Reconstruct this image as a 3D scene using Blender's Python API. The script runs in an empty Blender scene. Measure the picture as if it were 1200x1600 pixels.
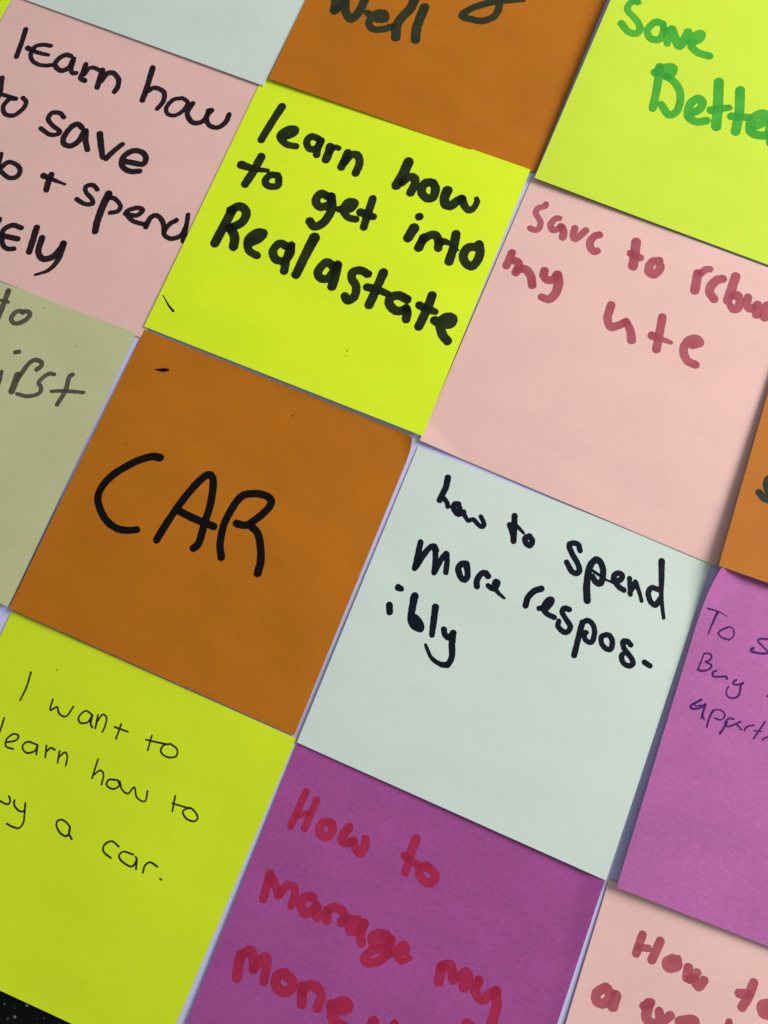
import bpy, math, random
import numpy as np
from mathutils import Matrix, Vector

random.seed(7)
SC = bpy.context.scene
COL = SC.collection
MM = 0.001

# ------------------------------------------------------------------ camera
# phone held ~18 cm above the notes, rolled and tilted; solved from the note corners
CAM = np.array([93.113, -120.989, 184.058])              # mm
ROT = np.array([[0.923262, -0.381993, 0.04086],
                [0.371822, 0.915264, 0.155049],
                [-0.096625, -0.127958, 0.987061]])        # y-down board -> y-down camera
FLIP = np.diag([1.0, -1.0, -1.0])
M_W2C = FLIP @ ROT @ FLIP
cam_d = bpy.data.cameras.new('camera')
cam = bpy.data.objects.new('camera', cam_d)
COL.objects.link(cam)
cam.matrix_world = Matrix.Translation(Vector(CAM * MM)) @ Matrix(M_W2C.T.tolist()).to_4x4()
cam_d.sensor_fit = 'HORIZONTAL'
cam_d.sensor_width = 24.0
cam_d.lens = 24.0
cam_d.clip_start = 0.01
cam_d.clip_end = 20.0
SC.camera = cam

# ------------------------------------------------------------------ light
world = bpy.data.worlds.new('World')
SC.world = world
world.use_nodes = True
bg = world.node_tree.nodes['Background']
bg.inputs[0].default_value = (0.93, 0.97, 1.0, 1)
bg.inputs[1].default_value = 0.34

def area_light(name, loc, target, sx, sy, power, color):
    d = bpy.data.lights.new(name, 'AREA')
    d.shape = 'RECTANGLE'
    d.size, d.size_y = sx, sy
    d.energy = power
    d.color = color
    o = bpy.data.objects.new(name, d)
    COL.objects.link(o)
    o.location = loc
    o.rotation_euler = (Vector(target) - Vector(loc)).to_track_quat('-Z', 'Y').to_euler()
    return o

area_light('window_light', (0.58, 0.30, 0.42), (0.09, -0.10, 0.0), 0.40, 0.36, 6.9, (1.0, 0.975, 0.94))

SC.view_settings.view_transform = 'Standard'
SC.view_settings.look = 'None'
SC.view_settings.exposure = 0
SC.view_settings.gamma = 1
SC.view_settings.use_curve_mapping = False

# ------------------------------------------------------------------ pixel -> board
RW = M_W2C.T

def ray(px, py):
    d = RW @ np.array([(px - 600) / 1200.0, -(py - 800) / 1200.0, -1.0])
    return d

def hit(px, py, z=0.0):
    d = ray(px, py)
    t = (z - CAM[2]) / d[2]
    return CAM + d * t

# ------------------------------------------------------------------ materials
def new_mat(name):
    m = bpy.data.materials.new(name)
    m.use_nodes = True
    nt = m.node_tree
    return m, nt, nt.nodes['Principled BSDF']

def paper_mat(name, rgb, mottle=0.05, fibre=0.03, rough=0.62, spec=0.25, bump=0.25):
    m, nt, b = new_mat(name)
    N, L = nt.nodes, nt.links
    tc = N.new('ShaderNodeTexCoord')
    n1 = N.new('ShaderNodeTexNoise'); n1.inputs['Scale'].default_value = 55; n1.inputs['Detail'].default_value = 4
    n2 = N.new('ShaderNodeTexNoise'); n2.inputs['Scale'].default_value = 900; n2.inputs['Detail'].default_value = 3
    n2.inputs['Roughness'].default_value = 0.7
    mp = N.new('ShaderNodeMapping'); mp.inputs['Scale'].default_value = (1.0, 1.6, 1.0)
    mp.inputs['Location'].default_value = (random.random(), random.random(), 0)
    L.new(tc.outputs['Object'], mp.inputs['Vector'])
    L.new(mp.outputs[0], n1.inputs['Vector']); L.new(mp.outputs[0], n2.inputs['Vector'])
    def rng(src, amp):
        r = N.new('ShaderNodeMapRange')
        r.inputs['From Min'].default_value = 0.3; r.inputs['From Max'].default_value = 0.7
        r.inputs['To Min'].default_value = 1 - amp; r.inputs['To Max'].default_value = 1 + amp
        L.new(src, r.inputs['Value'])
        return r.outputs[0]
    mul = N.new('ShaderNodeMath'); mul.operation = 'MULTIPLY'
    L.new(rng(n1.outputs[0], mottle), mul.inputs[0]); L.new(rng(n2.outputs[0], fibre), mul.inputs[1])
    vm = N.new('ShaderNodeVectorMath'); vm.operation = 'SCALE'
    vm.inputs[0].default_value = rgb
    L.new(mul.outputs[0], vm.inputs['Scale'])
    L.new(vm.outputs[0], b.inputs['Base Color'])
    bp = N.new('ShaderNodeBump'); bp.inputs['Strength'].default_value = bump; bp.inputs['Distance'].default_value = 0.00006
    L.new(n2.outputs[0], bp.inputs['Height']); L.new(bp.outputs[0], b.inputs['Normal'])
    b.inputs['Roughness'].default_value = rough
    b.inputs['Specular IOR Level'].default_value = spec
    return m

YELLOW = paper_mat('bright_yellow_paper', (0.67, 0.86, 0.014), 0.025, 0.02)
LIME = paper_mat('lime_yellow_paper', (0.61, 0.76, 0.012), 0.025, 0.02)
PALE_LIME = paper_mat('pale_lime_paper', (0.56, 0.735, 0.040), 0.025, 0.02)
PINK = paper_mat('pink_paper', (0.765, 0.482, 0.436), 0.03, 0.025)
MINT = paper_mat('mint_paper', (0.585, 0.685, 0.625), 0.025, 0.02)
ORANGE = paper_mat('orange_paper', (0.44, 0.138, 0.0015), 0.065, 0.035)
PURPLE = paper_mat('light_purple_paper', (0.43, 0.118, 0.345), 0.07, 0.10, bump=0.5)
DEEP_PURPLE = paper_mat('deep_purple_paper', (0.33, 0.066, 0.262), 0.07, 0.10, bump=0.5)
OLIVE = paper_mat('olive_paper', (0.50, 0.52, 0.28), 0.03, 0.025)
SHEET = paper_mat('white_paper', (0.57, 0.56, 0.85), 0.02, 0.015)

def ink_mat(name, thin, dense, rough=0.5, spec=0.10):
    m, nt, b = new_mat(name)
    N, L = nt.nodes, nt.links
    at = N.new('ShaderNodeAttribute'); at.attribute_name = 'ink_density'
    tc = N.new('ShaderNodeTexCoord')
    n = N.new('ShaderNodeTexNoise'); n.inputs['Scale'].default_value = 320; n.inputs['Detail'].default_value = 4
    L.new(tc.outputs['Object'], n.inputs['Vector'])
    r = N.new('ShaderNodeMapRange')
    r.inputs['From Min'].default_value = 0.3; r.inputs['From Max'].default_value = 0.7
    r.inputs['To Min'].default_value = -0.14; r.inputs['To Max'].default_value = 0.14
    L.new(n.outputs[0], r.inputs['Value'])
    ad = N.new('ShaderNodeMath'); ad.operation = 'ADD'; ad.use_clamp = True
    L.new(at.outputs['Fac'], ad.inputs[0]); L.new(r.outputs[0], ad.inputs[1])
    mx = N.new('ShaderNodeMix'); mx.data_type = 'RGBA'
    L.new(ad.outputs[0], mx.inputs['Factor'])
    mx.inputs['A'].default_value = (*thin, 1); mx.inputs['B'].default_value = (*dense, 1)
    L.new(mx.outputs['Result'], b.inputs['Base Color'])
    b.inputs['Roughness'].default_value = rough
    b.inputs['Specular IOR Level'].default_value = spec
    return m

INK = {
    'D': ink_mat('black_ink_on_pink', (0.026, 0.014, 0.020), (0.006, 0.005, 0.008)),
    'F': ink_mat('black_ink_on_yellow', (0.024, 0.036, 0.011), (0.004, 0.006, 0.003)),
    'H': ink_mat('black_ink_on_orange', (0.006, 0.004, 0.002), (0.002, 0.002, 0.002)),
    'I': ink_mat('navy_black_ink', (0.007, 0.010, 0.022), (0.003, 0.005, 0.010)),
    'B': ink_mat('black_ink_on_top_orange', (0.040, 0.044, 0.020), (0.018, 0.022, 0.012)),
    'J': ink_mat('black_ink_on_side_orange', (0.026, 0.040, 0.022), (0.012, 0.020, 0.012)),
    'E': ink_mat('thin_brown_black_ink', (0.115, 0.095, 0.072), (0.055, 0.046, 0.034)),
    'G': ink_mat('red_ink_on_pink', (0.44, 0.118, 0.145), (0.33, 0.050, 0.078)),
    'N': ink_mat('red_ink_on_corner_pink', (0.46, 0.120, 0.148), (0.34, 0.055, 0.080)),
    'M': ink_mat('red_ink_on_purple', (0.42, 0.029, 0.095), (0.31, 0.015, 0.050)),
    'C': ink_mat('green_ink', (0.088, 0.43, 0.036), (0.032, 0.30, 0.034)),
    'K': ink_mat('purple_ballpoint_ink', (0.085, 0.014, 0.16), (0.030, 0.006, 0.10)),
    'L': ink_mat('black_ballpoint_ink', (0.020, 0.026, 0.006), (0.006, 0.008, 0.003)),
}

# ------------------------------------------------------------------ table and paper sheet
def mesh_obj(name, verts, faces, mat, parent=None, smooth=True):
    me = bpy.data.meshes.new(name)
    me.from_pydata(verts, [], faces)
    me.materials.append(mat)
    if smooth:
        me.polygons.foreach_set('use_smooth', [True] * len(me.polygons))
    me.update()
    o = bpy.data.objects.new(name, me)
    COL.objects.link(o)
    if parent is not None:
        o.parent = parent
    return o

def granite():
    m, nt, b = new_mat('black_speckled_laminate')
    N, L = nt.nodes, nt.links
    tc = N.new('ShaderNodeTexCoord')
    v = N.new('ShaderNodeTexVoronoi'); v.inputs['Scale'].default_value = 640; v.inputs['Randomness'].default_value = 1
    L.new(tc.outputs['Object'], v.inputs['Vector'])
    n = N.new('ShaderNodeTexNoise'); n.inputs['Scale'].default_value = 900; n.inputs['Detail'].default_value = 3
    L.new(tc.outputs['Object'], n.inputs['Vector'])
    # a speck fills the core of some cells only; its size and tone vary with the cell's random colour
    sep = N.new('ShaderNodeSeparateColor'); L.new(v.outputs['Color'], sep.inputs[0])
    gate = N.new('ShaderNodeMapRange'); gate.inputs['From Min'].default_value = 0.35; gate.inputs['From Max'].default_value = 1.0
    gate.inputs['To Min'].default_value = 0.0; gate.inputs['To Max'].default_value = 0.24
    L.new(sep.outputs[0], gate.inputs['Value'])
    ad = N.new('ShaderNodeMath'); ad.operation = 'MULTIPLY_ADD'
    L.new(n.outputs[0], ad.inputs[0]); ad.inputs[1].default_value = 0.35; L.new(v.outputs['Distance'], ad.inputs[2])
    sub = N.new('ShaderNodeMath'); sub.operation = 'SUBTRACT'
    L.new(gate.outputs[0], sub.inputs[0]); L.new(ad.outputs[0], sub.inputs[1])
    st = N.new('ShaderNodeMapRange'); st.inputs['From Min'].default_value = -0.30; st.inputs['From Max'].default_value = -0.02
    L.new(sub.outputs[0], st.inputs['Value'])
    mx = N.new('ShaderNodeMix'); mx.data_type = 'RGBA'
    L.new(st.outputs[0], mx.inputs['Factor'])
    mx.inputs['A'].default_value = (0.0035, 0.0038, 0.0045, 1); mx.inputs['B'].default_value = (0.30, 0.32, 0.32, 1)
    L.new(mx.outputs['Result'], b.inputs['Base Color'])
    b.inputs['Roughness'].default_value = 0.55
    b.inputs['Specular IOR Level'].default_value = 0.05
    return m

def box(x0, y0, z0, x1, y1, z1):
    v = [(x * MM, y * MM, z * MM) for z in (z0, z1) for x, y in ((x0, y0), (x1, y0), (x1, y1), (x0, y1))]
    f = [(3, 2, 1, 0), (4, 5, 6, 7), (0, 1, 5, 4), (1, 2, 6, 5), (2, 3, 7, 6), (3, 0, 4, 7)]
    return v, f

v, f = box(-420, -620, -32, 620, 330, -0.95)
tt = mesh_obj('tabletop', v, f, granite(), smooth=False)
tt['kind'] = 'structure'
tt['label'] = 'black speckled tabletop showing past the bottom left yellow note'
tt['category'] = 'tabletop'

# ------------------------------------------------------------------ sticky notes
SIDE = 76.4
TH = 0.11                                 # paper thickness, mm
G = 84                                    # grid cells per side

def unit(v):
    return v / np.linalg.norm(v)

def square(corners):
    """corners: dict of known board points among TL TR BR BL (mm, xy); the rest from a square of SIDE."""
    c = {k: np.array(p[:2]) for k, p in corners.items()}
    order = ['TL', 'TR', 'BR', 'BL']
    if len(c) == 4:
        return [c[k] for k in order]
    for i in range(4):                    # an edge with both ends known
        a, b = order[i], order[(i + 1) % 4]
        if a in c and b in c:
            e = c[b] - c[a]
            n = np.array([e[1], -e[0]])   # to the inside (clockwise order seen from above)
            n = unit(n) * SIDE
            d, k = order[(i + 3) % 4], order[(i + 2) % 4]
            if d not in c:
                c[d] = c[a] + n if k not in c else c[k] - e
            if k not in c:
                c[k] = c[d] + e
            return [c[q] for q in order]

class Note:
    def __init__(self, key, corners, z, mat, label, seed, curls=(), lifts=(), wob=0.05):
        self.key, self.z, self.curls, self.lifts = key, z, curls, lifts
        self.written = key in INK
        P = {}
        zi = dict(zip(('TL', 'TR', 'BR', 'BL'), z))
        for k, val in corners.items():
            if len(val) == 2:
                P[k] = hit(*val, zi[k])
        for k, val in corners.items():
            if len(val) == 4:             # (from corner, px, py, dist): dist mm from a known corner towards a pixel
                a, px, py, dist = val
                q = hit(px, py, zi[a])
                P[k] = P[a] + unit(q - P[a]) * dist
        self.c = square(P)
        rnd = random.Random(seed)
        self.waves = [(rnd.uniform(0.6, 2.2), rnd.uniform(0, 6.28), rnd.uniform(0, 6.28), wob * rnd.uniform(0.4, 1)) for _ in range(5)]
        self.obj = self.build(mat)
        self.obj['label'] = label
        self.obj['category'] = 'sticky note'
        self.obj['group'] = 'sticky notes on the white paper'

    def height(self, u, v):
        a, b, c, d = self.z
        z = a * (1 - u) * (1 - v) + b * u * (1 - v) + c * u * v + d * (1 - u) * v
        w = 0
        for fr, ang, ph, am in self.waves:
            w = w + am * np.sin(6.283 * fr * (u * np.cos(ang) + v * np.sin(ang)) + ph)
        z = z + w * 4 * (0.15 + 0.85 * np.sin(np.pi * np.clip(v, 0, 1))) * 0.5 * np.clip(np.minimum(np.minimum(u, 1 - u), 1 - v) * 8, 0.0, 1)
        for side, amt, k0, sig, wid in self.lifts:    # one edge bowed up around k0 along it
            t = {'L': u, 'R': 1 - u, 'B': 1 - v, 'T': v}[side]
            s = v if side in 'LR' else u
            z = z + amt * np.exp(-((s - k0) / sig) ** 2) * np.exp(-(t / wid) ** 2)
        return z

    def point(self, u, v):
        u = np.asarray(u, float); v = np.asarray(v, float)
        a, b, c, d = self.c
        x = a[0] * (1 - u) * (1 - v) + b[0] * u * (1 - v) + c[0] * u * v + d[0] * (1 - u) * v
        y = a[1] * (1 - u) * (1 - v) + b[1] * u * (1 - v) + c[1] * u * v + d[1] * (1 - u) * v
        z = self.height(u, v)
        eu, ev = unit(b - a), unit(a - d)
        for cu, cv, du, dv, ln, rad, cap, zs in self.curls:    # corner bent up along direction (du right, dv up), straight past angle cap
            D = unit(eu * du + ev * dv)
            k = {(0, 0): a, (1, 0): b, (1, 1): c, (0, 1): d}[(cu, cv)]
            s = (x - k[0]) * D[0] + (y - k[1]) * D[1] + ln
            s = np.maximum(s, 0)
            th = np.minimum(s / rad, cap)
            rest = np.maximum(s - rad * cap, 0)
            m = rad * np.sin(th) + rest * math.cos(cap) - s
            x = x + D[0] * m; y = y + D[1] * m
            z = z + zs * (rad * (1 - np.cos(th)) + rest * math.sin(cap))
        return np.stack([x, y, z], -1)

    def build(self, mat):
        t = np.linspace(0, 1, G + 1)
        V, U = np.meshgrid(t, t, indexing='ij')
        top = self.point(U, V).reshape(-1, 3)
        bot = top.copy(); bot[:, 2] -= TH
        self.origin = np.array([*(sum(self.c) / 4), 0.0])
        P = (np.vstack([top, bot]) - self.origin) * MM
        n = (G + 1) ** 2
        I = np.arange(n).reshape(G + 1, G + 1)
        q = np.stack([I[:-1, :-1], I[1:, :-1], I[1:, 1:], I[:-1, 1:]], -1).reshape(-1, 4)
        faces = q.tolist() + (q[:, ::-1] + n).tolist()
        loop = np.concatenate([I[0, :-1], I[:-1, -1], I[-1, :0:-1], I[:0:-1, 0]])
        nx = np.roll(loop, -1)
        faces += np.stack([loop, nx, nx + n, loop + n], -1).tolist()
        nt = len(q) * 2
        root = None
        if self.written:                  # an Empty at the note's middle carries the paper and the words on it
            root = bpy.data.objects.new('sticky_note', None)
            root.empty_display_size = 0.01
            COL.objects.link(root)
            root.location = self.origin * MM
        o = mesh_obj('paper' if root else 'sticky_note', P.tolist(), faces, mat, root)
        me = o.data
        sm = np.ones(len(me.polygons), bool); sm[nt:] = False
        me.polygons.foreach_set('use_smooth', sm)
        # keep the cut edge sharp
        es = set()
        for a_, b_ in zip(loop.tolist(), nx.tolist()):
            es.add((min(a_, b_), max(a_, b_))); es.add((min(a_, b_) + n, max(a_, b_) + n))
        sh = [tuple(sorted(e.vertices)) in es for e in me.edges]
        at = me.attributes.new('sharp_edge', 'BOOLEAN', 'EDGE') if 'sharp_edge' not in me.attributes else me.attributes['sharp_edge']
        at.data.foreach_set('value', sh)
        if root:
            return root
        o.location = self.origin * MM
        return o

    def uv_of_px(self, px, py):
        """where on this note the pen went, in note coordinates (mm right, mm down)"""
        a, b, c, d = self.c
        z = float(np.mean(self.z))
        u = v = 0.5
        for _ in range(6):
            p = hit(px, py, z)[:2]
            for _ in range(4):
                x = a * (1 - u) * (1 - v) + b * u * (1 - v) + c * u * v + d * (1 - u) * v
                xu = (b - a) * (1 - v) + (c - d) * v
                xv = (d - a) * (1 - u) + (c - b) * u
                r = p - x
                det = xu[0] * xv[1] - xu[1] * xv[0]
                u += (r[0] * xv[1] - r[1] * xv[0]) / det
                v += (xu[0] * r[1] - xu[1] * r[0]) / det
            z = float(self.height(min(max(u, 0), 1), min(max(v, 0), 1)))
        return u * SIDE, v * SIDE

# ------------------------------------------------------------------ handwriting
def smooth_line(P, n=7):
    """Catmull-Rom through the points (x, y, w)"""
    P = [np.array(p, float) for p in P]
    if len(P) == 1:
        return [P[0], P[0] + np.array([0.02, 0, 0])]
    if len(P) == 2:
        return [P[0] + (P[1] - P[0]) * t for t in np.linspace(0, 1, n)]
    Q = [2 * P[0] - P[1]] + P + [2 * P[-1] - P[-2]]
    out = []
    for i in range(1, len(Q) - 2):
        p0, p1, p2, p3 = Q[i - 1:i + 3]
        for t in np.linspace(0, 1, n, endpoint=False):
            out.append(0.5 * (2 * p1 + (p2 - p0) * t + (2 * p0 - 5 * p1 + 4 * p2 - p3) * t * t + (3 * p1 - p0 - 3 * p2 + p3) * t ** 3))
    out.append(P[-1])
    return out

def value_noise(X, Y, scale, seed):
    r = np.random.RandomState(seed)
    T = r.rand(64, 64) * 2 - 1
    x, y = X / scale, Y / scale
    xi, yi = np.floor(x).astype(int), np.floor(y).astype(int)
    fx, fy = x - xi, y - yi
    fx, fy = fx * fx * (3 - 2 * fx), fy * fy * (3 - 2 * fy)
    g = lambda i, j: T[(xi + i) % 64, (yi + j) % 64]
    return (g(0, 0) * (1 - fx) + g(1, 0) * fx) * (1 - fy) + (g(0, 1) * (1 - fx) + g(1, 1) * fx) * fy

WEIGHT = dict(F=1.10, M=1.14, N=1.10, G=1.08, C=1.08, B=1.08, J=1.05, I=1.05, D=1.03, H=1.03, K=1.35, L=1.2, E=1.04)

def write(note, text, crop, strokes, tone=0.30, fine=False, label=None, name='handwritten_word', color='black'):
    """one written word: strokes traced as (width, [x, y, x, y ...]) or ((w0, w1), [...]) in a crop (ox, oy, scale) of the photo"""
    lines = []
    for st in strokes:
        w, flat = st[0], st[1]
        ox, oy, s = st[2] if len(st) > 2 else crop
        pts = [(ox + flat[i] / s, oy + flat[i + 1] / s) for i in range(0, len(flat), 2)]
        w0, w1 = (w, w) if not isinstance(w, tuple) else w
        L = []
        for i, (px, py) in enumerate(pts):
            t = i / max(1, len(pts) - 1)
            a = note.uv_of_px(px, py)
            e1 = note.uv_of_px(px + 3, py); e2 = note.uv_of_px(px, py + 3)
            k = 0.5 * (math.hypot(e1[0] - a[0], e1[1] - a[1]) + math.hypot(e2[0] - a[0], e2[1] - a[1])) / 3
            L.append((a[0], a[1], (w0 + (w1 - w0) * t) / s * k * 0.5 * WEIGHT[note.key]))
        lines.append(np.array(smooth_line(L)))
    allp = np.vstack(lines)
    rmax = allp[:, 2].max()
    h = 0.07 if fine else 0.16
    pad = rmax + 0.6
    lo = np.maximum(allp[:, :2].min(0) - pad, -0.0)
    hi = np.minimum(allp[:, :2].max(0) + pad, SIDE)
    nx, ny = int((hi[0] - lo[0]) / h) + 2, int((hi[1] - lo[1]) / h) + 2
    xs, ys = lo[0] + h * np.arange(nx), lo[1] + h * np.arange(ny)
    X, Y = np.meshgrid(xs, ys, indexing='ij')
    sd = np.full((nx, ny), 9.0); cov = np.zeros((nx, ny)); pool = np.zeros((nx, ny))
    sdn = hash_seed(text)
    for li, L in enumerate(lines):
        ss = np.full((nx, ny), 9.0)
        for p, q in zip(L[:-1], L[1:]):
            m = max(p[2], q[2]) + 0.7
            i0 = max(0, int((min(p[0], q[0]) - m - lo[0]) / h)); i1 = min(nx, int((max(p[0], q[0]) + m - lo[0]) / h) + 2)
            j0 = max(0, int((min(p[1], q[1]) - m - lo[1]) / h)); j1 = min(ny, int((max(p[1], q[1]) + m - lo[1]) / h) + 2)
            if i1 <= i0 or j1 <= j0:
                continue
            x, y = X[i0:i1, j0:j1], Y[i0:i1, j0:j1]
            d = q[:2] - p[:2]; dd = float(d @ d) + 1e-12
            t = np.clip(((x - p[0]) * d[0] + (y - p[1]) * d[1]) / dd, 0, 1)
            r = p[2] + (q[2] - p[2]) * t
            ss[i0:i1, j0:j1] = np.minimum(ss[i0:i1, j0:j1], np.hypot(x - p[0] - d[0] * t, y - p[1] - d[1] * t) - r)
        cov += np.clip(0.5 - ss / 0.25, 0, 1)
        for e, amt in ((L[0], 1.0), (L[-1], 0.55)):
            pool = np.maximum(pool, amt * np.exp(-((X - e[0]) ** 2 + (Y - e[1]) ** 2) / (1.6 * e[2] + 0.05) ** 2))
        sd = np.minimum(sd, ss)
    am = 0.025 if fine else 0.05
    sd = sd + am * value_noise(X, Y, 0.45 if not fine else 0.2, sdn) + am * 0.8 * value_noise(X, Y, 1.7, sdn + 1)
    edge = np.exp(-np.maximum(-sd, 0) / 0.16)         # ink dries a little darker along its rim
    den = tone + 0.42 * np.clip(cov - 1, 0, 1.5) + 0.30 * pool + 0.14 * edge + 0.16 * value_noise(X, Y, 2.6, sdn + 2)
    den = np.clip(den, 0, 1)
    # marching squares -> a thin skin of ink lying on the paper
    verts, dens, faces, vid, eid = [], [], [], {}, {}
    def corner(i, j):
        k = vid.get((i, j))
        if k is None:
            k = vid[(i, j)] = len(verts); verts.append((xs[i], ys[j])); dens.append(den[i, j])
        return k
    def cut(a, b):
        key = (a, b) if a < b else (b, a)
        k = eid.get(key)
        if k is None:
            sa, sb = sd[a], sd[b]
            t = min(max(sa / (sa - sb), 0.02), 0.98)
            k = eid[key] = len(verts)
            verts.append((xs[a[0]] + (xs[b[0]] - xs[a[0]]) * t, ys[a[1]] + (ys[b[1]] - ys[a[1]]) * t))
            dens.append(den[a] * (1 - t) + den[b] * t)
        return k
    ins = sd < 0
    cnt = ins[:-1, :-1].astype(int) + ins[1:, :-1] + ins[1:, 1:] + ins[:-1, 1:]
    for i, j in zip(*np.nonzero(cnt)):
        i, j = int(i), int(j)
        ring = [(i, j), (i, j + 1), (i + 1, j + 1), (i + 1, j)]
        if cnt[i, j] == 4:
            faces.append([corner(*c) for c in ring]); continue
        poly = []
        for k in range(4):
            a, b = ring[k], ring[(k + 1) % 4]
            if ins[a]:
                poly.append(corner(*a))
            if ins[a] != ins[b]:
                poly.append(cut(a, b))
        if len(poly) >= 3:
            faces.append(poly)
    if not faces:
        return None
    A = np.array(verts) / SIDE
    P = note.point(A[:, 0], A[:, 1])
    P[:, 2] += 0.035
    P = (P - note.origin) * MM
    o = mesh_obj(name, P.tolist(), faces, INK[note.key], note.obj)
    at = o.data.attributes.new('ink_density', 'FLOAT', 'POINT')
    at.data.foreach_set('value', np.array(dens, np.float32))
    o['label'] = label or 'handwritten %s word "%s"' % (color, text)
    return o

def hash_seed(s):
    return sum((i + 3) * ord(c) for i, c in enumerate(s)) % 9973

NOTES = {}
def note(key, *a, **k):
    NOTES[key] = Note(key, *a, **k)
    return NOTES[key]

# -- the notes, corner by corner; z = height of TL TR BR BL above the sheet, mm
nA = note('A', dict(BR=(412, 134), BL=('BR', 40, -1, SIDE)), (0.3, 0.3, 0.8, 0.6), MINT,
          'pale mint sticky note with no writing, above the pink note at top left', 11)
nB = note('B', dict(BL=(419, 122.5), BR=(836, 270)), (0.3, 0.3, 0.42, 1.3), ORANGE,
          'orange sticky note at the top with dark marker word ending "well"', 12)
nC = note('C', dict(BL=(835, 278.5), BR=('BL', 1199, 410.5, SIDE)), (2.6, 0.4, 0.5, 1.35), PALE_LIME,
          'yellow green sticky note with green marker writing "Save Better"', 13, lifts=(('L', 0.6, 0.5, 0.5, 0.2),))
nD = note('D', dict(TL=(23, -7), TR=('TL', 404, 131, SIDE + 1)), (0.2, 0.2, 0.3, 0.3), PINK,
          'pink sticky note with black marker writing "learn how to save"', 14, wob=0.02)
nE = note('E', dict(TR=(213, 520.5), BR=(13, 948)), (0.46, 0.5, 0.9, 0.8), OLIVE,
          'dull olive green sticky note with faded brown black word "first"', 15,
          curls=((1, 1, 0.5, -0.9, 5, 30, 2, 1),))
nF = note('F', dict(TL=(411.5, 119), TR=(829, 265), BR=(660, 681), BL=(225, 510)), (0.42, 0.66, 1.3, 0.75), YELLOW,
          'bright yellow sticky note with thick black writing "learn how to get into Realastate"', 16)
nG = note('G', dict(TL=(831.5, 278.5), BL=(655.5, 689), BR=(1121, 885.5), TR=('TL', 1196.5, 417, 77)), (0.3, 0.3, 0.5, 0.4), PINK,
          'pink sticky note with red marker writing "save to rebuild my ute"', 17,
          curls=((0, 1, -0.47, -0.88, 5.7, 8, 0.14, 1),))
nH = note('H', dict(TL=(225.5, 515), TR=(650, 684), BR=(459.5, 1149.5), BL=(14, 950.5)), (0.3, 0.3, 0.5, 1.25), ORANGE,
          'orange sticky note with the single black word "CAR"', 18, curls=((1, 0, 0.8, 0.6, 4.8, 4.2, 2.2, 0.36),))
nI = note('I', dict(TL=(653, 697.5), TR=(1112, 879), BR=(947, 1376), BL=(464, 1160)), (0.25, 0.25, 1.3, 0.8), MINT,
          'pale mint sticky note with navy black writing "how to spend more resposibly"', 19)
nJ = note('J', dict(BL=(1123, 884), TL=('BL', 1200, 626, SIDE)), (0.5, 0.4, 1.2, 3.2), ORANGE,
          'orange sticky note at the right edge with lifted corner above a purple note', 20)
nK = note('K', dict(TL=(1116.5, 882), BL=(963.5, 1386.5)), (1.4, 0.5, 0.8, 2.2), PURPLE,
          'light purple sticky note with thin ballpoint writing "To S", "Buy", "appart"', 21,
          curls=((0, 0, -0.85, 0.5, 8.5, 9, 2, 0.55),))
nL = note('L', dict(TL=(18.7, 954), TR=(463, 1154), BR=(247, 1665.7), BL=(-206, 1451)), (0.3, 0.3, 0.6, 0.7), LIME,
          'yellow green sticky note with thin ballpoint writing "I want to learn how to"', 22,
          lifts=(('B', -0.4, 0.75, 0.33, 0.09),), wob=0.08)
nM = note('M', dict(TL=(466, 1156), TR=(946, 1369), BL=('TL', 291, 1600, SIDE)), (0.25, 0.25, 0.9, 0.8), DEEP_PURPLE,
          'dark purple sticky note with red marker writing "How to manage my money"', 23,
          curls=((1, 0, 0.99, 0.12, 6.0, 8, 0.24, 0.75),))
nN = note('N', dict(TL=(952, 1374), BL=('TL', 883, 1600, SIDE)), (0.3, 0.3, 0.7, 0.9), PINK,
          'peach pink sticky note in the bottom right corner with red word "How"', 24)
nO = note('O', dict(TR=(21, -8), BR=('TR', -12, 53, SIDE)), (0.3, 0.3, 0.7, 0.9), YELLOW,
          'yellow sticky note showing only a sliver in the top left corner', 25)

# white sheet under everything; ends just inside the lower edge of the bottom row
yb = (nL.c[3][1] + nL.c[2][1]) / 2 + 6
v, f = box(-150, yb, -0.9, 330, 130, 0.0)
sh = mesh_obj('paper_sheet', v, f, SHEET, smooth=False)
sh['label'] = 'large white paper sheet showing in the narrow gaps between the notes'
sh['category'] = 'paper sheet'

# ---------------------------------------------------------------- pink note, top left
c = (0, 30, 6)
write(nD, 'learn', c, [
    (46, [242,95, 205,215, 155,350]),
    (40, [478,250, 400,240, 330,258, 295,310, 290,350, 310,395, 370,428, 440,434, 490,428]),
    ((52, 34), [262,272, 310,295, 380,320, 452,336]),
    (46, [665,345, 620,335, 560,365, 515,420, 545,470, 590,482, 650,450, 690,375]),
    (42, [695,370, 672,450, 674,503, 715,505]),
    (48, [805,425, 780,500, 757,552, 795,575]),
    (40, [790,520, 830,465, 880,455, 935,480]),
    (52, [960,480, 935,560, 912,638]),
    (48, [950,580, 1000,515, 1060,505, 1110,560, 1105,630, 1074,680])])
c = (0, 0, 3)
write(nD, 'how', c, [
    (26, [716,318, 695,390, 668,470]), (22, [688,430, 725,412, 768,432, 765,475, 738,510]),
    (20, [852,460, 812,468, 780,505, 788,535, 825,540, 865,512, 880,480, 855,460]),
    (23, [905,485, 878,530, 900,572, 945,572, 980,530, 992,517]),
    (23, [978,518, 968,560, 985,590, 1025,597, 1060,570, 1074,537])])
write(nD, 'to', c, [
    (22, [10,365, 2,430, -20,480]), (19, [-20,432, 20,446, 75,462]),
    (21, [75,463, 45,465, 15,500, 25,535, 65,541, 108,510, 123,478, 108,460])])
c = (0, 150, 3.75)
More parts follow.
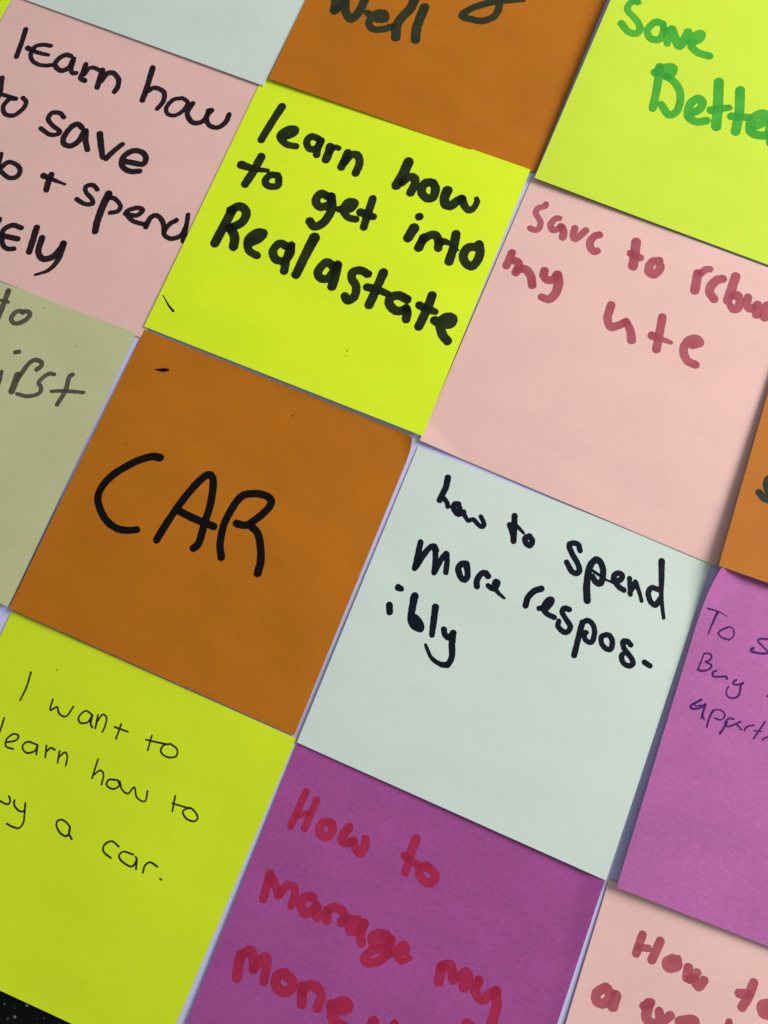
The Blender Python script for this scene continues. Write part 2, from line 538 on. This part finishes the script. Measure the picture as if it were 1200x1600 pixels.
write(nD, 'save', c, [
    (27, [375,125, 350,100, 305,100, 283,135, 310,175, 350,205, 335,225, 290,225, 240,190]),
    (32, [480,185, 455,165, 415,185, 375,240, 375,280, 415,292, 460,265, 490,215, 505,205]),
    (33, [505,205, 502,260, 512,314]), ((38, 32), [585,222, 592,290, 602,358]), ((34, 28), [622,365, 670,320, 718,282]),
    (33, [725,382, 780,392, 835,400, 855,370, 840,335, 790,320, 735,345, 712,390, 728,425, 770,443, 818,440])])
write(nD, 'up', c, [(28, [8,340, -14,420, -30,480]), (28, [5,422, 50,388, 100,405, 118,440, 95,475, 50,478, 8,445])])
write(nD, '+', c, [(34, [302,460, 285,500, 272,550]), ((36, 14), [255,468, 310,490, 382,518])], label='handwritten black plus sign')
write(nD, 'spend', c, [
    (27, [570,548, 545,523, 505,530, 505,565, 540,605, 540,632, 495,632, 450,605]),
    ((44, 38), [637,575, 605,640, 572,730, 558,793]), (27, [630,600, 670,600, 705,640, 690,675, 645,684]),
    (27, [735,690, 800,700, 838,668, 800,656, 742,680, 775,730, 845,752]),
    (30, [855,768, 880,715, 920,700, 955,740, 962,795]),
    (29, [1035,728, 990,755, 960,805, 1000,836, 1060,818, 1088,770]), ((26, 32), [1103,695, 1090,770, 1074,850])])
c = (0, 300, 3)
write(nD, 'wisely', c, [
    (24, [100,168, 60,156, 20,175, 5,205]), (26, [0,203, 45,212, 84,220]), (23, [8,208, 14,248, 35,266, 66,266]),
    (22, [-20,150, -6,140, 0,126]), (30, [172,168, 155,225, 137,280]),
    (29, [197,215, 180,278, 200,313, 245,305, 282,268, 298,243]), ((32, 12), [298,243, 272,318, 228,366, 166,388])])

# ---------------------------------------------------------------- olive note
c = (0, 430, 6.956)
write(nE, 'to', c, [(58, [90,172, 52,280, 2,410, -22,470]), (36, [-20,266, 40,280, 93,292]),
    (48, [250,408, 215,388, 160,410, 122,470, 150,518, 210,520, 285,482, 328,425, 300,395, 240,396])], tone=0.25, color='brown black')
write(nE, 'first', c, [(42, [16,1048, 2,1120, -15,1180]), (46, [168,838, 210,832]), (70, [192,1085, 160,1180, 128,1262]),
    (48, [185,1140, 240,1060, 320,955, 385,922, 445,940, 450,985, 402,1025]),
    (42, [590,1077, 540,1070, 470,1110, 420,1170, 445,1215, 440,1268, 380,1305, 280,1314, 185,1290]),
    (48, [788,1080, 752,1110, 712,1255, 622,1405]), (40, [560,1262, 700,1258, 908,1275])], tone=0.25, color='brown black')

write(nE, 'speck', c, [(9, [478,360, 481,362])], fine=True, label='tiny dark pen speck', name='pen_mark')
write(nE, 'speck two', c, [(9, [820,770, 823,771])], fine=True, label='tiny dark pen speck', name='pen_mark')

# ---------------------------------------------------------------- yellow note, middle
c = (300, 150, 3)
write(nF, 'learn', c, [
    ((34, 32), [422,50, 370,130, 325,205]), (29, [430,195, 475,178, 485,155, 445,157, 412,188, 440,225, 488,236]),
    (30, [592,200, 560,190, 538,215, 550,246, 582,245, 605,208]), (32, [605,210, 588,250, 584,275]),
    (36, [648,238, 640,270, 628,298]), (25, [645,265, 668,242, 688,245]),
    (34, [730,266, 715,300, 700,333]), (34, [715,310, 745,278, 775,278, 785,315, 767,362])], tone=0.2)
c2 = (580, 220, 6)
write(nF, 'how', c2, [
    ((86, 84), [350,200, 300,310, 236,418]), (72, [290,390, 345,345, 400,345, 412,395, 368,488]),
    (74, [555,388, 495,405, 472,480, 515,535, 580,530, 602,450, 580,395]),
    ((84, 74), [716,466, 688,530, 695,595, 745,608, 800,570, 850,545]), ((76, 42), [850,545, 872,600, 912,650, 960,630, 992,575, 988,545])], tone=0.2)
write(nF, 'to', c, [(36, [325,285, 290,350, 250,412]), ((38, 18), [232,323, 290,342, 355,350]),
    (30, [402,372, 365,372, 343,400, 362,423, 402,420, 407,385])], tone=0.3)
write(nF, 'get', c, [
    (36, [640,472, 605,458, 580,490, 600,520, 645,508, 655,472]), (37, [653,470, 655,530, 620,590, 575,612, 553,588]),
    (31, [690,530, 740,532, 765,502, 735,495, 708,530, 730,568, 768,578]),
    (33, [848,482, 825,550, 805,615]), ((36, 32), [790,545, 850,566])], tone=0.25)
write(nF, 'into', c2, [
    (66, [446,712, 454,710]), ((88, 80), [402,820, 345,912]), (76, [492,908, 445,1003]), (74, [485,930, 555,885, 610,890, 632,950, 628,1005]),
    (76, [795,875, 772,1000, 730,1132]), ((74, 16), [645,948, 700,948, 760,980, 818,1026]),
    (76, [1012,970, 1022,1040, 1000,1115, 940,1178, 878,1135, 864,1072, 900,1010, 955,995, 1000,1003])], tone=0.3)
c3 = (500, 400, 4.615)
write(nF, 'Realastate', c, [
    (40, [188,537, 150,610, 108,690]), (38, [182,535, 225,518, 255,545, 235,592, 178,620]), (40, [180,620, 200,660, 195,706]),
    (33, [268,692, 318,670, 337,642, 300,640, 262,675, 268,725, 305,748]),
    (36, [450,708, 412,692, 380,725, 392,765, 432,772, 460,740, 465,700]), (36, [463,712, 442,770, 432,820]),
    ((46, 38), [574,664, 535,740, 487,838]),
    (37, [665,800, 630,780, 592,820, 602,853, 640,853, 678,800]), (40, [682,792, 670,850, 656,893]),
    (56, [345,130, 295,105, 240,115, 230,160, 260,220, 250,290, 200,322, 180,290], c3),
    (60, [458,120, 410,230, 355,353], c3), ((56, 48), [342,225, 410,240, 490,275], c3),
    (60, [628,312, 570,285, 510,300, 502,350, 550,395, 620,388], c3), (58, [622,378, 630,410, 622,455], c3),
    (60, [808,285, 770,390, 712,508], c3), ((56, 48), [718,355, 770,383, 830,402], c3),
    (62, [828,465, 880,490, 940,490, 958,452, 915,442, 868,480, 880,560, 918,612], c3)], tone=0.28)
write(nF, 'tick', (0, 300, 3), [((4, 11), [765,485, 790,530, 812,558])], fine=True, label='thin black pen tick', name='pen_mark')
write(nF, 'speck a', (400, 300, 3), [(2.6, [432,738, 425,750]), (3, [420,765, 418,768])], fine=True, label='faint pen speck', name='pen_mark')

# ---------------------------------------------------------------- orange note CAR
c = (100, 650, 3)
write(nH, 'CAR', c, [
    ((36, 32), [450,195, 410,191, 340,212, 250,262, 190,315, 160,375, 168,430, 200,490, 250,528, 300,536, 342,533]),
    (35, [435,580, 490,490, 560,390, 640,300, 682,276, 700,310, 687,410, 660,500, 632,595, 606,620]),
    (35, [545,448, 620,485, 703,518]),
    (35, [738,662, 732,600, 750,510, 790,430, 835,375, 890,364, 950,375, 972,405, 942,450, 885,495, 850,512, 808,503]),
    ((34, 38), [872,512, 905,545, 920,600, 922,680, 908,738])], tone=0.4)
write(nH, 'dot', (170, 470, 10), [((20, 62), [730,1072, 790,1080, 850,1085]), ((62, 40), [850,1082, 920,1080])], fine=True, label='small black pen dab', name='pen_mark')
write(nH, 'speck', (0, 500, 3), [(4, [592,583, 593,585])], fine=True, label='tiny dark pen speck', name='pen_mark')
write(nH, 'speck two', (400, 600, 3), [(4, [170,148, 176,151])], fine=True, label='tiny dark pen speck', name='pen_mark')

# ---------------------------------------------------------------- pink note, right
c = (770, 300, 6)
write(nG, 'save', c, [
    ((48, 54), [500,112, 490,135, 430,150, 402,195, 430,245, 450,290, 430,342, 392,356, 352,340]),
    (54, [620,246, 590,250, 542,300, 560,355, 605,350, 640,322]), (66, [642,325, 662,370, 655,425]),
    (58, [770,340, 755,400, 772,440, 830,400, 872,360]), (64, [1000,402, 955,415, 912,470, 920,530, 950,560, 978,552])], tone=0.25, color='red')
write(nG, 'my', c, [
    (66, [180,570, 152,635, 126,692]), (70, [205,645, 240,660, 240,705, 215,755]), (74, [235,725, 305,725, 355,785, 370,872]),
    (72, [485,740, 478,785, 512,825, 560,822, 600,780]), ((86, 66), [608,780, 615,860, 590,945, 530,1005, 458,985])], tone=0.45, color='red')
c = (800, 300, 3)
write(nG, 'to', c, [(40, [582,234, 575,300, 567,348]), (34, [557,288, 600,308]),
    (36, [690,322, 655,330, 640,370, 665,387, 693,362, 695,345])], tone=0.3, color='red')
write(nG, 'ute', c, [((36, 34), [465,530, 448,590, 462,632, 500,625, 535,607]), ((34, 38), [535,607, 555,650, 560,694]),
    (36, [705,587, 690,670, 677,737]), ((38, 18), [657,674, 700,690, 745,706]),
    (36, [845,718, 880,708, 865,688, 828,695, 804,740, 820,788, 860,810])], tone=0.35, color='red')
c = (1060, 360, 8.571)
write(nG, 'rebu', c, [
    (112, [262,578, 240,690, 220,805]), (88, [310,575, 365,525, 420,518]), (108, [590,650, 520,665, 440,740, 420,830, 478,920]),
    (112, [768,615, 720,760, 660,940]), (98, [745,875, 795,865, 820,930, 805,1035, 745,1060, 705,1020]),
    (98, [935,895, 920,990, 950,1050, 1000,1030]), (122, [1060,1005, 1050,1120]), (112, [1195,1005, 1155,1165]),
    (100, [1290,960, 1270,1180])], tone=0.28, color='red')

# ---------------------------------------------------------------- mint note, middle
c = (660, 730, 6)
write(nI, 'how', c, [
    (56, [240,97, 220,190, 185,260, 162,308]), (46, [190,280, 225,320, 240,368]), (52, [340,347, 300,347, 292,385, 320,430, 345,440, 350,385]),
    (42, [340,440, 385,415, 395,450, 430,500, 475,490, 530,545, 565,560, 578,530, 550,465])], tone=0.5, color='navy')
write(nI, 'to', c, [(54, [865,455, 862,560, 855,693]), (50, [817,540, 845,620, 853,680]), ((46, 26), [862,543, 910,575, 950,620]),
    (52, [1000,645, 962,665, 970,710, 1010,733, 1032,690, 1000,645])], tone=0.5, color='navy')
c4 = (860, 830, 6)
write(nI, 'spend', c4, [
    (52, [278,180, 260,125, 205,112, 177,140, 210,220, 260,310, 272,372, 240,396, 195,370, 152,290]),
    ((66, 54), [345,650, 340,540, 350,420, 375,320, 430,265, 480,310, 495,400, 470,488, 420,470, 397,425]),
    ((30, 18), [395,370, 470,420, 530,458, 580,480]), (50, [585,470, 650,460, 675,420, 645,392, 600,410, 597,460, 640,520, 690,553]),
    (46, [742,440, 747,520, 750,592]), (46, [745,580, 795,480]), ((50, 34), [797,478, 830,560, 856,655]),
    (52, [1010,547, 950,530, 917,580, 940,660, 985,693, 1025,640]), ((60, 34), [1042,283, 1042,450, 1040,620, 1062,812])], tone=0.5, color='navy')
c = (560, 700, 3)
write(nI, 'more', c, [
    (27, [292,442, 278,505, 264,564]), (27, [268,560, 320,482, 352,460, 365,480]), (27, [360,470, 362,520, 355,584]),
    (26, [358,580, 390,520, 412,495]), (26, [415,497, 415,540, 410,582]),
    (58, [415,907, 370,907, 337,950, 360,1030, 400,1053, 425,1010, 415,910], (660, 730, 6)),
    (56, [512,1116, 512,1060, 550,1000, 590,992, 616,1022], (660, 730, 6)),
    ((46, 50), [617,1110, 660,1140, 700,1112, 710,1080, 687,1072, 675,1110], (660, 730, 6)), ((48, 26), [680,1140, 720,1185, 768,1227], (660, 730, 6))], tone=0.5, color='navy')
c = (800, 800, 3)
write(nI, 'respos-', c, [
    (29, [64,438, 75,400, 105,370, 138,359]), (26, [127,452, 165,448, 188,416, 170,412, 147,450, 165,478, 198,494]),
    (50, [178,735, 130,722, 110,760, 150,830, 187,890, 165,940, 120,942, 72,890, 80,842], c4),
    (54, [300,855, 275,950, 245,1070, 223,1163], c4), (50, [295,862, 350,837, 400,880, 413,960, 385,1040, 332,1020, 312,962, 335,950], c4),
    (50, [520,970, 480,990, 480,1050, 520,1100, 565,1105, 580,1040, 560,985, 520,970], c4),
    (50, [755,1065, 720,1032, 682,1037, 692,1100, 758,1190, 775,1238, 740,1262, 690,1240, 667,1190, 672,1160], c4),
    (50, [882,1230, 932,1260], c4)], tone=0.5, color='navy')
c = (580, 880, 6)
write(nI, 'ibly', c, [
    ((64, 50), [255,228, 282,240]), (62, [170,392, 174,458]), ((72, 64), [408,310, 390,400, 373,490]),
    (60, [370,490, 372,545, 412,600, 460,618, 467,585, 430,522, 395,500]), ((66, 54), [603,412, 587,530, 570,672]),
    (56, [682,622, 692,670, 730,695, 770,655]), ((62, 54), [768,655, 758,760, 755,880, 715,955]), ((56, 30), [715,955, 640,942, 560,880, 510,765])], tone=0.5, color='navy')

# ---------------------------------------------------------------- orange note, top
c = (500, 0, 3.75)
write(nB, 'well', c, [
    (50, [98,-40, 92,30, 86,60]), (46, [90,60, 125,30, 150,-20]), (46, [148,0, 152,70, 182,110, 225,75, 262,0, 280,-40]),
    (38, [278,76, 330,112, 382,112, 378,78, 332,78, 288,125, 305,168, 365,172, 425,155]),
    (50, [560,-15, 530,50, 472,110, 448,160, 444,218]), (50, [612,45, 585,110, 565,170, 560,232])], tone=0.35)
write(nB, 'g', (400, 0, 3), [(31, [1250,-6, 1160,4, 1090,14, 1010,40, 966,74, 1010,90, 1065,98, 1118,75, 1140,30, 1138,-40])], tone=0.35,
      label='looped tail of a letter in black marker')

# ---------------------------------------------------------------- yellow note, top right
c = (800, 0, 3)
write(nC, 'Save', c, [
    ((26, 32), [592,10, 560,10, 541,45, 575,85, 600,125, 585,157, 545,148, 513,110]),
    (31, [708,112, 672,104, 636,140, 648,178, 690,184, 716,142]), (30, [712,130, 725,170, 728,203]),
    (38, [750,138, 765,180, 785,214, 810,185, 825,152]), (33, [845,198, 882,182, 888,158, 862,165, 840,210, 870,245, 925,263])], tone=0.3, color='green')
write(nC, 'Better', c, [
    (34, [692,312, 682,400, 660,508]), (36, [670,340, 712,317, 755,318, 748,345, 722,357]), (33, [725,357, 770,395, 790,450, 775,518, 735,538, 700,490]),
    (35, [835,532, 880,512, 893,478, 870,462, 835,490, 825,540, 860,570, 912,566]),
    (42, [970,386, 965,500, 957,593]), ((36, 28), [932,516, 980,510, 1018,505]), (40, [1070,424, 1065,530, 1048,617]), (34, [1027,545, 1070,548, 1108,550]),
    (38, [1118,592, 1170,580, 1198,548, 1170,532, 1125,560, 1118,615, 1165,635, 1210,628]), (36, [1218,560, 1206,620, 1212,670])], tone=0.35, color='green')

# ---------------------------------------------------------------- orange note, right edge
write(nJ, 's', (1060, 600, 5), [(62, [790,742, 720,738, 692,775, 705,835, 745,880, 735,915]), ((56, 60), [632,848, 668,888, 730,912])], tone=0.4,
      label='first letter of a black marker word')

# ---------------------------------------------------------------- purple note, right
c = (1060, 900, 5.714)
write(nK, 'To', c, [((13, 6), [262,290, 350,315, 435,360]), ((19, 9), [350,322, 310,410, 266,518]),
    ((10, 14), [440,462, 390,480, 357,510, 392,550, 450,570]), (10, [450,570, 490,540, 492,480, 450,454, 385,478])], fine=True, color='purple')
write(nK, 'S', c, [((15, 12), [830,570, 750,560, 710,575, 750,625, 800,675]), ((16, 20), [820,685, 740,692, 660,675, 650,658, 668,645])], fine=True,
      label='thin purple capital letter at the right edge')
c = (1060, 1000, 8.571)
write(nK, 'Buy', c, [
    (15, [345,180, 310,270, 262,395]), ((18, 22), [345,180, 410,182, 445,215, 420,270, 365,290, 430,325, 437,365, 390,400, 310,415, 262,397]),
    ((20, 24), [510,410, 470,425, 457,460, 480,490, 560,492, 640,490, 650,520]),
    (20, [775,535, 732,568, 745,592, 800,598, 868,575]), ((24, 14), [865,575, 840,600, 825,690, 800,750, 740,778, 670,763, 642,710, 655,650, 675,620])], fine=True, color='purple')
write(nK, 'appart', c, [
    (24, [305,800, 250,830, 175,870, 165,900, 200,922, 290,905, 365,862]), (15, [210,860, 240,880, 320,870]), ((28, 18), [362,862, 335,950, 310,1050]),
    (14, [322,1000, 345,1070]), (19, [470,940, 420,1030, 380,1165]), (16, [440,970, 510,930, 600,960, 620,1020, 570,1070, 485,1045]),
    (20, [740,1060, 680,1050, 630,1100, 640,1150, 700,1152, 830,1095]), (18, [790,1140, 845,1200]), ((18, 26), [655,1100, 600,1190, 557,1248]),
    (19, [885,1210, 920,1160, 1010,1140]), (18, [1160,1095, 1090,1200, 1005,1320]), (15, [1015,1215, 1112,1225]),
    (18, [1125,1340, 1160,1310, 1230,1296])], fine=True, color='purple')
write(nK, 'a', c, [(22, [1192,752, 1230,735])], fine=True, label='start of a thin purple word', name='pen_mark')

# ---------------------------------------------------------------- yellow note, bottom left
c = (0, 1000, 3)
w = 7.2
write(nL, 'I', c, [((8, 7), [145,152, 125,220, 95,282])], fine=True)
write(nL, 'want', c, [
    (w, [248,278, 236,328, 268,314, 278,345, 310,358, 345,312]), (w, [432,350, 402,332, 370,360, 377,388, 412,385, 434,352, 425,390, 433,410]),
    (w, [460,350, 447,415]), (w, [452,388, 480,350, 500,365, 492,405, 480,432]), (w, [568,395, 556,430, 544,463]), (w, [538,408, 600,430])], fine=True)
write(nL, 'to', c, [(w, [712,448, 693,517]), (w, [685,467, 740,480, 790,490]), (w, [802,486, 765,495, 755,525, 785,549, 825,545, 830,512, 800,487])], fine=True)
write(nL, 'learn', c, [
    (w, [20,365, 0,430]), (w, [30,480, 75,470, 87,448, 62,441, 32,465, 28,498, 62,511]), (w, [172,490, 130,477, 105,500, 125,529, 163,520, 177,492, 170,537]),
    (w, [218,495, 213,550]), (w, [215,525, 238,506, 258,515]), (w, [280,520, 270,575]), (w, [275,550, 305,526, 316,548, 308,590])], fine=True)
write(nL, 'how', c, [
    (w, [460,558, 432,648]), (w, [440,632, 470,611, 486,632, 476,678]), (w, [545,656, 512,655, 500,680, 530,698, 560,682, 552,657]),
    (w, [562,662, 572,700, 600,720, 630,690, 642,738, 680,756, 692,708])], fine=True)
write(nL, 'to again', c, [(w, [822,730, 808,803]), (w, [808,765, 850,778, 890,790]), (w, [882,786, 857,805, 875,838, 912,850, 927,828, 902,792, 880,786])], fine=True,
      label='second handwritten thin black word "to"')
write(nL, 'speck', c, [(5, [265,140, 267,141])], fine=True, label='tiny dark pen speck', name='pen_mark')
c = (0, 1230, 8.571)
w = 22
write(nL, 'buy', c, [(w, [-10,175, 50,210, 112,228, 138,180, 120,118]), (w, [195,175, 190,230, 225,290, 280,325, 330,318]),
    (w, [340,215, 330,350, 312,480, 250,548, 170,530, 92,488])], fine=True)
write(nL, 'a', c, [(w, [935,525, 885,465, 820,435, 765,460, 760,530, 810,615, 880,655, 925,620, 940,530]), (w, [930,560, 928,630, 962,695])], fine=True)
c = (0, 1300, 3)
w = 7.6
write(nL, 'car.', c, [(w, [557,68, 525,43, 490,60, 486,92, 520,122]), (w, [625,106, 580,92, 558,112, 575,140, 618,162, 640,132, 636,116]), (w, [642,125, 638,174]),
    (w, [670,191, 680,157, 705,142, 738,162]), (9, [752,221, 755,223])], fine=True)

# ---------------------------------------------------------------- purple note, bottom
c = (400, 1200, 3)
write(nM, 'How', c, [
    (31, [235,112, 200,190, 163,272]), (30, [285,150, 255,220, 228,283]), (26, [195,222, 245,212]),
    (36, [350,258, 312,258, 297,300, 325,323, 358,300, 357,265]), ((40, 34), [435,280, 402,330, 420,350, 460,340]), (36, [452,350, 487,398, 512,368, 512,335])], tone=0.4, color='red')
write(nM, 'to', c, [((42, 32), [750,334, 725,400, 700,490]), (30, [695,410, 730,438, 765,455]), (36, [800,457, 767,480, 782,525, 825,537, 840,500, 800,457])], tone=0.4, color='red')
c5 = (420, 1360, 4.615)
write(nM, 'manage', c, [
    (37, [65,497, 50,560, 35,612]), (37, [72,510, 95,560, 105,595]), (34, [110,592, 145,550, 180,560, 182,600, 165,645]),
    (60, [320,195, 270,190, 232,240, 252,305, 300,300, 345,262], c5), (68, [345,262, 350,333], c5),
    (62, [420,290, 420,358], c5), (58, [425,285, 480,265, 530,290, 550,330], c5),
    (62, [525,372, 600,358, 650,368, 600,402, 585,432, 640,430, 690,382], c5), (62, [690,382, 662,450, 667,523], c5),
    (66, [850,472, 790,458, 747,490, 770,530, 830,540, 872,502], c5), (70, [880,502, 870,590], c5),
    (58, [870,590, 800,650, 722,668, 690,635, 740,580, 830,560], c5), ((64, 40), [935,590, 985,572, 975,538, 942,560, 925,620, 962,655, 1015,630], c5)], tone=0.4, color='red')
c = (350, 1300, 2.667)
write(nM, 'my', c, [
    (38, [907,562, 895,622]), (38, [910,558, 945,558, 955,615]), (42, [985,605, 1010,588, 1015,610, 1000,645]),
    (37, [1062,620, 1045,660, 1075,697, 1110,675, 1135,662]), (39, [1135,665, 1135,730, 1115,800, 1095,860]), (30, [1060,850, 1015,795, 990,840])], tone=0.45, color='red')
c = (350, 1450, 4.8)
write(nM, 'money', c, [
    (70, [125,205, 110,280, 98,370]), (66, [135,200, 200,168, 220,225, 220,308]), (62, [225,305, 290,222, 325,245, 300,398]),
    (68, [460,340, 400,360, 390,430, 440,478, 500,458, 510,390, 450,345]), (68, [585,440, 585,568]), (66, [590,475, 640,430, 700,450, 728,510, 702,598]),
    (76, [805,580, 870,610, 930,595, 912,560, 855,570, 815,640, 835,710, 900,745]), (80, [1122,705, 1110,760, 1150,790]), (60, [1280,720, 1240,820])], tone=0.5, color='red')

# ---------------------------------------------------------------- pink note, bottom right
c = (800, 1300, 3)
write(nN, 'How', c, [
    (37, [612,482, 595,530, 582,568]), (32, [595,540, 638,545]), (39, [695,512, 675,560, 656,598]),
    (38, [752,592, 722,610, 735,638, 775,630, 777,598]), (42, [827,637, 820,682]), (38, [832,690, 867,660]), (40, [852,690, 875,724, 900,696])], tone=0.3, color='red')
write(nN, 'to', c, [(41, [1133,708, 1110,770, 1078,820]), (40, [1064,756, 1110,760]), (46, [1210,805, 1172,815, 1182,850, 1225,850])], tone=0.3, color='red')
write(nN, 'a', c, [(42, [440,728, 400,752, 395,790, 430,803, 462,770, 450,738]), (50, [485,768, 473,815])], tone=0.3, color='red')
write(nN, 'wo', c, [((48, 42), [640,805, 630,870, 655,895]), (40, [618,815, 650,800]), (40, [690,842, 700,890, 742,860]), (52, [790,892, 850,887, 830,930, 785,920]),
    (34, [1018,892, 1010,930])], tone=0.35, color='red')
